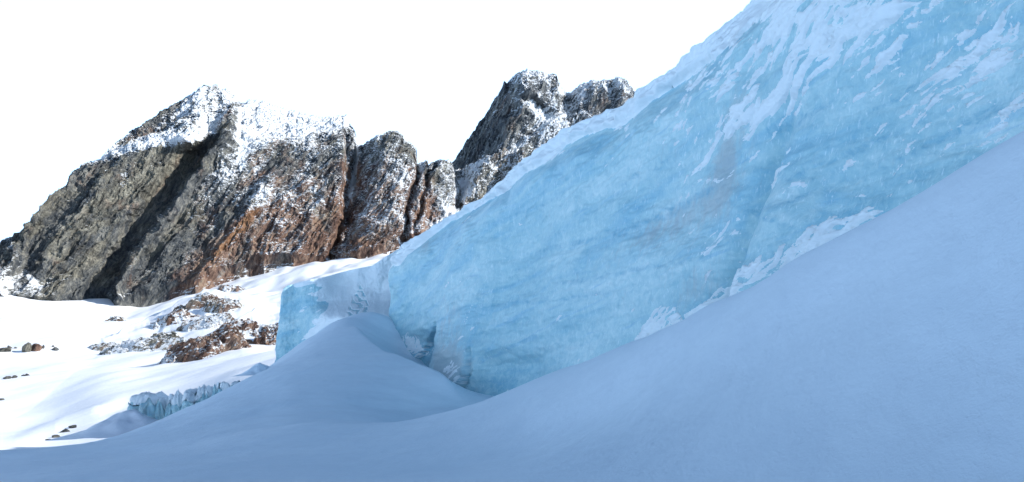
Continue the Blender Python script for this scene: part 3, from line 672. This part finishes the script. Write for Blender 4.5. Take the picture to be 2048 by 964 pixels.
# back and top so that it is a solid block
bkn = 12; bq = np.linspace(0, 1, bkn+1)[1:]
topr = Pb[-1]; bk = np.repeat(topr[None], bkn, 0).copy(); bk[..., 1] += bq[:, None]*9; bk[..., 0] += bq[:, None]*2.5; bk[..., 2] += -.12*bq[:, None]*9-4*bq[:, None]**3
ex = lambda A_: np.concatenate([A_, np.repeat(A_[-1:], bkn, 0)])
Pb2 = np.concatenate([Pb, bk])
grid('ice_face', Pb2, IC, ib, {'wco': ex(wc), 'dirt': ex(z0+.15), 'deep': ex(.25*blob(PXbb, PYbb, 630, 620, 30, 20)+.12)}, flip=True)
b1 = fbm((Pb[..., 0]+Pb[..., 2]*.6)/1.4, (Pb[..., 2]-.4*Pb[..., 0])/.45, 3.0, o=5); b2 = fbm(Pb[..., 0]/.6, Pb[..., 2]/.3, 8.0, o=4)
vb = -.55+.55*np.maximum(0, b1-.25)+1.3*sst(598, 660, PXbb+.12*(PYbb-600)+16*b1)+.25*b1+.15*b2
vb = np.maximum(vb, 1.0*sst(14, 2, PYbb-itp(PXbb, BT))*sst(575, 600, PXbb)-.4+.2*b1)
vb = vb-.9*blob(PXbb, PYbb, 640, 615, 26, 12, 25)-.55*blob(PXbb, PYbb, 650, 640, 20, 40, 15)*(b1 > -.1)-.75*blob(PXbb, PYbb, 722, 605, 20, 28, -5)*sst(-.5, .4, b1+.6*b2)
vb = vb-.35*sst(.25, .6, b1)*blob(PXbb, PYbb, 660, 610, 40, 50)
# the ripple-marked triangle near the joint with the wall
rp = np.sin((Pb[..., 2]*1.0+.55*Pb[..., 0])*17+3.5*b1)
tri = sst(0, 10, PYbb-itp(PXbb, [(680, 640), (690, 628), (722, 560), (742, 620), (748, 640)]))*sst(685, 700, PXbb)*sst(750, 742, PXbb)
vb = vb-.9*tri*sst(.05, .6, rp+.5*b2)
hb = np.clip(vb*.12, -.1, .07)
Psb = Pb.copy(); Psb[..., 1] -= hb*.9; Psb[..., 2] += hb*.3; Psb[..., 0] -= hb*.1
kb = vb > -.2; kb = kb[:-1, :-1] | kb[1:, :-1] | kb[:-1, 1:] | kb[1:, 1:]
for j_, pm in enumerate(pieces(kb, 20, 40)): grid('snow_cover' if j_ == 0 else 'snow_patch', Psb, CR, ib, {}, pm, flip=True)
tb_ = bk.copy(); tb_[..., 2] += .12; tb_ = np.concatenate([Psb[-1:], tb_])
grid('snow_cap', tb_, CR, ib, {}, flip=True)

# ------------------------------------------------------------------ seracs along the small crevasse
def serac(px, py_top, py_bot, w_px, Y, label, seed, cap=True, lean=0.0):
    rng = np.random.RandomState(seed)
    c = unp(np.array(px*1.0), np.array(py_bot*1.0), np.array(Y*1.0)); H = (py_bot-py_top)/F*Y; W = w_px/F*Y*.86; Y += rng.uniform(-1.5, 1.5)*0
    root = empty('serac', tuple(c)); tag(root, label, 'serac', 'ice blocks lining the small crevasse')
    nr_, nc = 46, 64
    t = np.linspace(0, 1, nr_)[:, None]; a_ = np.linspace(0, 2*math.pi, nc, endpoint=False)[None, :]
    sup = 4.0
    r = (np.abs(np.cos(a_))**sup+np.abs(np.sin(a_))**sup)**(-1/sup)
    tz = -0.35+1.35*t
    z = tz*H
    taper = np.where(tz > .7, np.sqrt(np.clip(1-((tz-.7)/.305)**2, 0, 1)), 1.0)*(1.08-.12*tz)
    X = W/2*r*np.cos(a_)*taper; Yq = W*.9*r*np.sin(a_)*taper
    zz0 = 0
    n_ = fbm(np.cos(a_)*1.3+seed, np.sin(a_)*1.3+z/H*.4, z/W*.35+seed, o=3)*.34+.22*ridged(np.cos(a_)*3+seed, np.sin(a_)*3, z/W*.6, o=4)
    X = X*(1+n_)+lean*z; Yq = Yq*(1+n_)
    zz = z+H*.42*fbm(X/W*1.2+seed, Yq/W*1.2, seed, o=4)*sst(.3, 1, tz)
    P = np.stack([c[0]+X, c[1]+Yq, c[2]+zz+0*X], -1)
    wc_ = np.stack([P[..., 0]*2, P[..., 2]*2, P[..., 1]*2], -1)
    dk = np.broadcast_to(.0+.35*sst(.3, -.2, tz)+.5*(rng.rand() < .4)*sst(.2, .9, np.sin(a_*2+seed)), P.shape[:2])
    grid('ice_block', P, IC, root, {'wco': wc_, 'dirt': 0*dk+(.7 if px < 350 else .3), 'deep': dk+0.}, wrap=True, flip=True)
    if cap:
        k = tz[:, 0] > rng.uniform(.55, .85)
        Pc = P[k].copy(); cen = np.array([c[0]+lean*H, c[1], 0]); Pc[..., :2] = cen[:2]+(Pc[..., :2]-cen[:2])*1.06; Pc[..., 2] += H*.05
        grid('snow_cap', Pc, CR, root, {}, wrap=True, flip=True)
    return root
SER = [(298, 795, 845, 52, 74, 'whitish snow crusted serac, the broad leftmost one in the row'),
       (332, 800, 850, 22, 73, 'slim shadowed serac just right of the broad snow crusted one'),
       (347, 796, 845, 22, 72.5, 'narrow serac with dark cleft on its left in the crevasse row'),
       (366, 793, 838, 20, 71, 'bright fronted serac with a sunlit top in the middle of the row'),
       (391, 787, 833, 34, 70, 'widest smooth blue serac in the middle of the crevasse row'),
       (416, 776, 822, 22, 70, 'tall serac under a curled snow cap, right of the widest one'),
       (437, 773, 812, 20, 69, 'deep blue serac right of the one with the curled snow cap'),
       (456, 772, 802, 22, 68, 'low rounded serac, third from the right end of the row'),
       (478, 767, 792, 26, 67, 'low pale serac, second from the right end of the row'),
       (506, 760, 778, 30, 66, 'lowest serac, nearly buried at the right end of the row')]
for i, (a1, b1_, c1, d1, e1_, lab) in enumerate(SER): serac(a1, b1_, c1, d1, e1_, lab, 20+i*3, True, lean=(-.12 if i % 2 else .06))
# snow lip at the foot of the buttress
def drift(name, px, py, Y, wx, hz, dy, label, cat, seed, mat, skew=0.0):
    c = unp(np.array(px*1.0), np.array(py*1.0), np.array(Y*1.0)); n_ = 40
    g, h_ = np.meshgrid(np.linspace(-1, 1, n_), np.linspace(-1, 1, n_)); r2 = g*g+h_*h_
    z = hz*np.exp(-2.2*r2)*(1+.3*fbm(g*2+seed, h_*2, o=3))-.15*hz+skew*hz*np.exp(-3*r2)*g
    P = np.stack([c[0]+g*wx, c[1]+h_*dy, c[2]+z], -1)
    o = grid(name, P, mat); tag(o, label, cat); return o
drift('snow_drift', 524, 748, 33.4, .9, .5, 1.2, 'small curled snow lip on the crest below the ice buttress', 'snow drift', 4, SN, -.5)
drift('snow_drift', 255, 862, 71, 4.5, 2.2, 5, 'rounded shaded snow hump at left end of the serac row', 'snow drift', 9, SF, .2)

# ------------------------------------------------------------------ rock outcrops in the snowfield
def outcrop(px, py, w_px, h_px, label, seed, rust=.2, tan=.4, snow=-.15, ang=25, cat='rock outcrop', name='rock_outcrop', group='rock outcrops in the snowfield'):
    w_px *= 1.45; h_px *= 1.1; rust += .35
    c = field_at(px, py+h_px*.45); Y = c[1]; W = w_px/F*Y; H = h_px/F*Y
    nx, ny = int(max(40, w_px*1.3)), int(max(30, h_px*2.6))
    g, h_ = np.meshgrid(np.linspace(-1.15, 1.15, nx), np.linspace(-1.15, 1.15, ny))
    ca, sa = math.cos(math.radians(ang)), math.sin(math.radians(ang))
    r = np.sqrt(g*g+h_*h_)+.28*fbm(g*2.2+seed, h_*2.2, seed, o=4)
    dome = sst(1.0, .35, r)
    # ledges: stacked steps that break the dome
    A = (g*W/2); B = h_
    rd = ridged(A/W*5+h_*1.4+seed, h_*3.5-g*1.2, seed, o=5, g=.6)
    z = H*(.40*dome+.30*dome*rd*.6)-.22*H*(1-dome)
    X = g*W/2; Yd = h_*H*1.5
    x0 = X; slope = (H*.9)*sa*g*.8
    # follow the lie of the snow
    jx = ((c[0]+X)/(c[1]+Yd)*F+1024)
    zz = np.zeros_like(X)
    for i_ in range(ny):
        yy = c[1]+Yd[i_, 0]; j = np.searchsorted(fY, yy); j = min(max(j, 1), len(fY)-1); f_ = (yy-fY[j-1])/(fY[j]-fY[j-1])
        row = Zg[j-1]*(1-f_)+Zg[j]*f_; zz[i_] = np.interp(jx[i_], fpx, row)
    P = np.stack([c[0]+X+.05*W*fbm(g*4+seed, h_*4, o=3), c[1]+Yd-.25*z, zz+z], -1)
    at = {'snow': snow+.54+0*X+.25*fbm(g*2, h_*2, seed+3., o=3), 'rust': rust+0*X, 'tan': tan+.8+0*X}
    o = grid(name, P, RKS, attrs=at, smooth=False)
    tag(o, label, cat, group); return o
OC = [(395, 598, 92, 22, 'long tan rock outcrop, highest in the snow under the reddish face', 1, .3, .8, -.15),
      (443, 608, 64, 26, 'brownish outcrop just right of the highest tan one, below the cliff', 2, .3, .6, -.1),
      (462, 577, 46, 14, 'small brown outcrop closest to the foot of the cliff', 3, .4, .5, .0),
      (345, 632, 74, 22, 'rusty outcrop partly buried in snow at the upper left of the group', 4, .7, .3, .0),
      (420, 640, 100, 22, 'snow streaked outcrop in the middle of the group', 5, .4, .3, .2),
      (300, 686, 150, 26, 'low grey slab outcrop casting a blue shadow to its left', 6, .0, .5, .12),
      (330, 676, 70, 30, 'dark grey slab at the end of the low slabs', 7, .0, .5, -.2),
      (412, 688, 150, 46, 'largest rust brown outcrop at lower right of the group', 8, .75, .6, -.2),
      (480, 652, 90, 34, 'rusty outcrop leading up and right from the largest one', 9, .8, .4, .05),
      (548, 664, 60, 44, 'dark reddish outcrop next to the left edge of the ice buttress', 10, .9, .1, .0),
      (234, 636, 34, 12, 'tiny rock patch alone in bright snow left of the group', 11, .1, .3, .1),
      (215, 692, 60, 14, 'thin rocky tail at the left end of the low grey slabs', 12, .1, .4, .15)]
for q in OC: outcrop(*q)

# ------------------------------------------------------------------ boulders and small stones
def boulder(px, py, w_px, h_px, label, seed, rust=.1, tan=1.2, group=None, cat='boulder', snow=-.9, grp_name='boulder'):
    c = field_at(px, py+h_px*.4); Y = c[1]; W = w_px/F*Y; H = h_px/F*Y
    a_ = np.linspace(0, 2*math.pi, 40, endpoint=False)[None]; b_ = np.linspace(-1.2, math.pi/2, 26)[:, None]
    x = np.cos(b_)*np.cos(a_); y = np.cos(b_)*np.sin(a_); z = np.sin(b_)+0*a_
    # planes cut the lump into facets
    rng = np.random.RandomState(seed); k = np.full(x.shape, 1.35)
    for _ in range(11):
        n_ = rng.normal(size=3); n_ /= np.linalg.norm(n_); d = x*n_[0]+y*n_[1]+z*n_[2]
        k = np.where(d > .05, np.minimum(k, rng.uniform(.78, 1.05)/np.maximum(d, .05)), k)
    k = k*(1+.06*fbm(x*3+seed, y*3, z*3, o=4))
    P = np.stack([c[0]+x*k*W/2, c[1]+y*k*W/2, c[2]+z*k*H*.62+H*.25], -1)
    at = {'snow': snow+0*k, 'rust': rust+0*k, 'tan': tan+0*k}
    o = grid(grp_name, P, RKS, attrs=at, wrap=True, smooth=False, flip=True); tag(o, label, cat, group); return o
boulder(53, 698, 16, 18, 'pale tilted grey boulder, left one of the pair on the sunny snow', 3, -.5, 3.0)
boulder(72, 699, 17, 13, 'ochre brown boulder, right one of the pair on the sunny snow', 8, 1.1, 1.2)
for i, (px, py, w1_, h1_, lab) in enumerate([
    (9, 700, 20, 7, 'flat dark rock at the left edge, level with the boulder pair'), (18, 695, 8, 6, 'small rock touching the flat dark rock at the left edge'),
    (32, 697, 5, 3, 'tiny stone halfway between left edge rock and boulder pair'), (110, 700, 10, 6, 'small brown rock right of the boulder pair'), (106, 694, 4, 4, 'tiny stone just above the small rock right of the boulder pair'),
    (86, 697, 5, 7, 'thin upright stone close right of the ochre boulder'), (15, 756, 12, 6, 'left stone of the lower row on the sunny snow'), (29, 754, 8, 5, 'middle stone of the lower row on the sunny snow'),
    (47, 751, 6, 3, 'little stone right of centre in the lower row'), (54, 750, 8, 4, 'right end stone of the lower row on the sunny snow'), (4, 800, 8, 4, 'lone dark stone at the left edge below the lower row')]):
    boulder(px, py, w1_, h1_, lab, 30+i, .1, .8, 'small stones on the sunny snow', 'stone', -.5, 'stone')
for i, (px, py, w1_, h1_, lab) in enumerate([(146, 853, 16, 6, 'topmost dark rock of the broken strip above the hollow'), (131, 862, 16, 6, 'middle dark rock of the broken strip above the hollow'), (112, 873, 14, 5, 'lower dark rock of the broken strip above the hollow'), (97, 880, 9, 3, 'lowest dark rock of the broken strip above the hollow')]):
    boulder(px, py, w1_, h1_, lab, 60+i, .0, .2, 'broken strip of dark rocks', 'rock', -.1, 'rock')
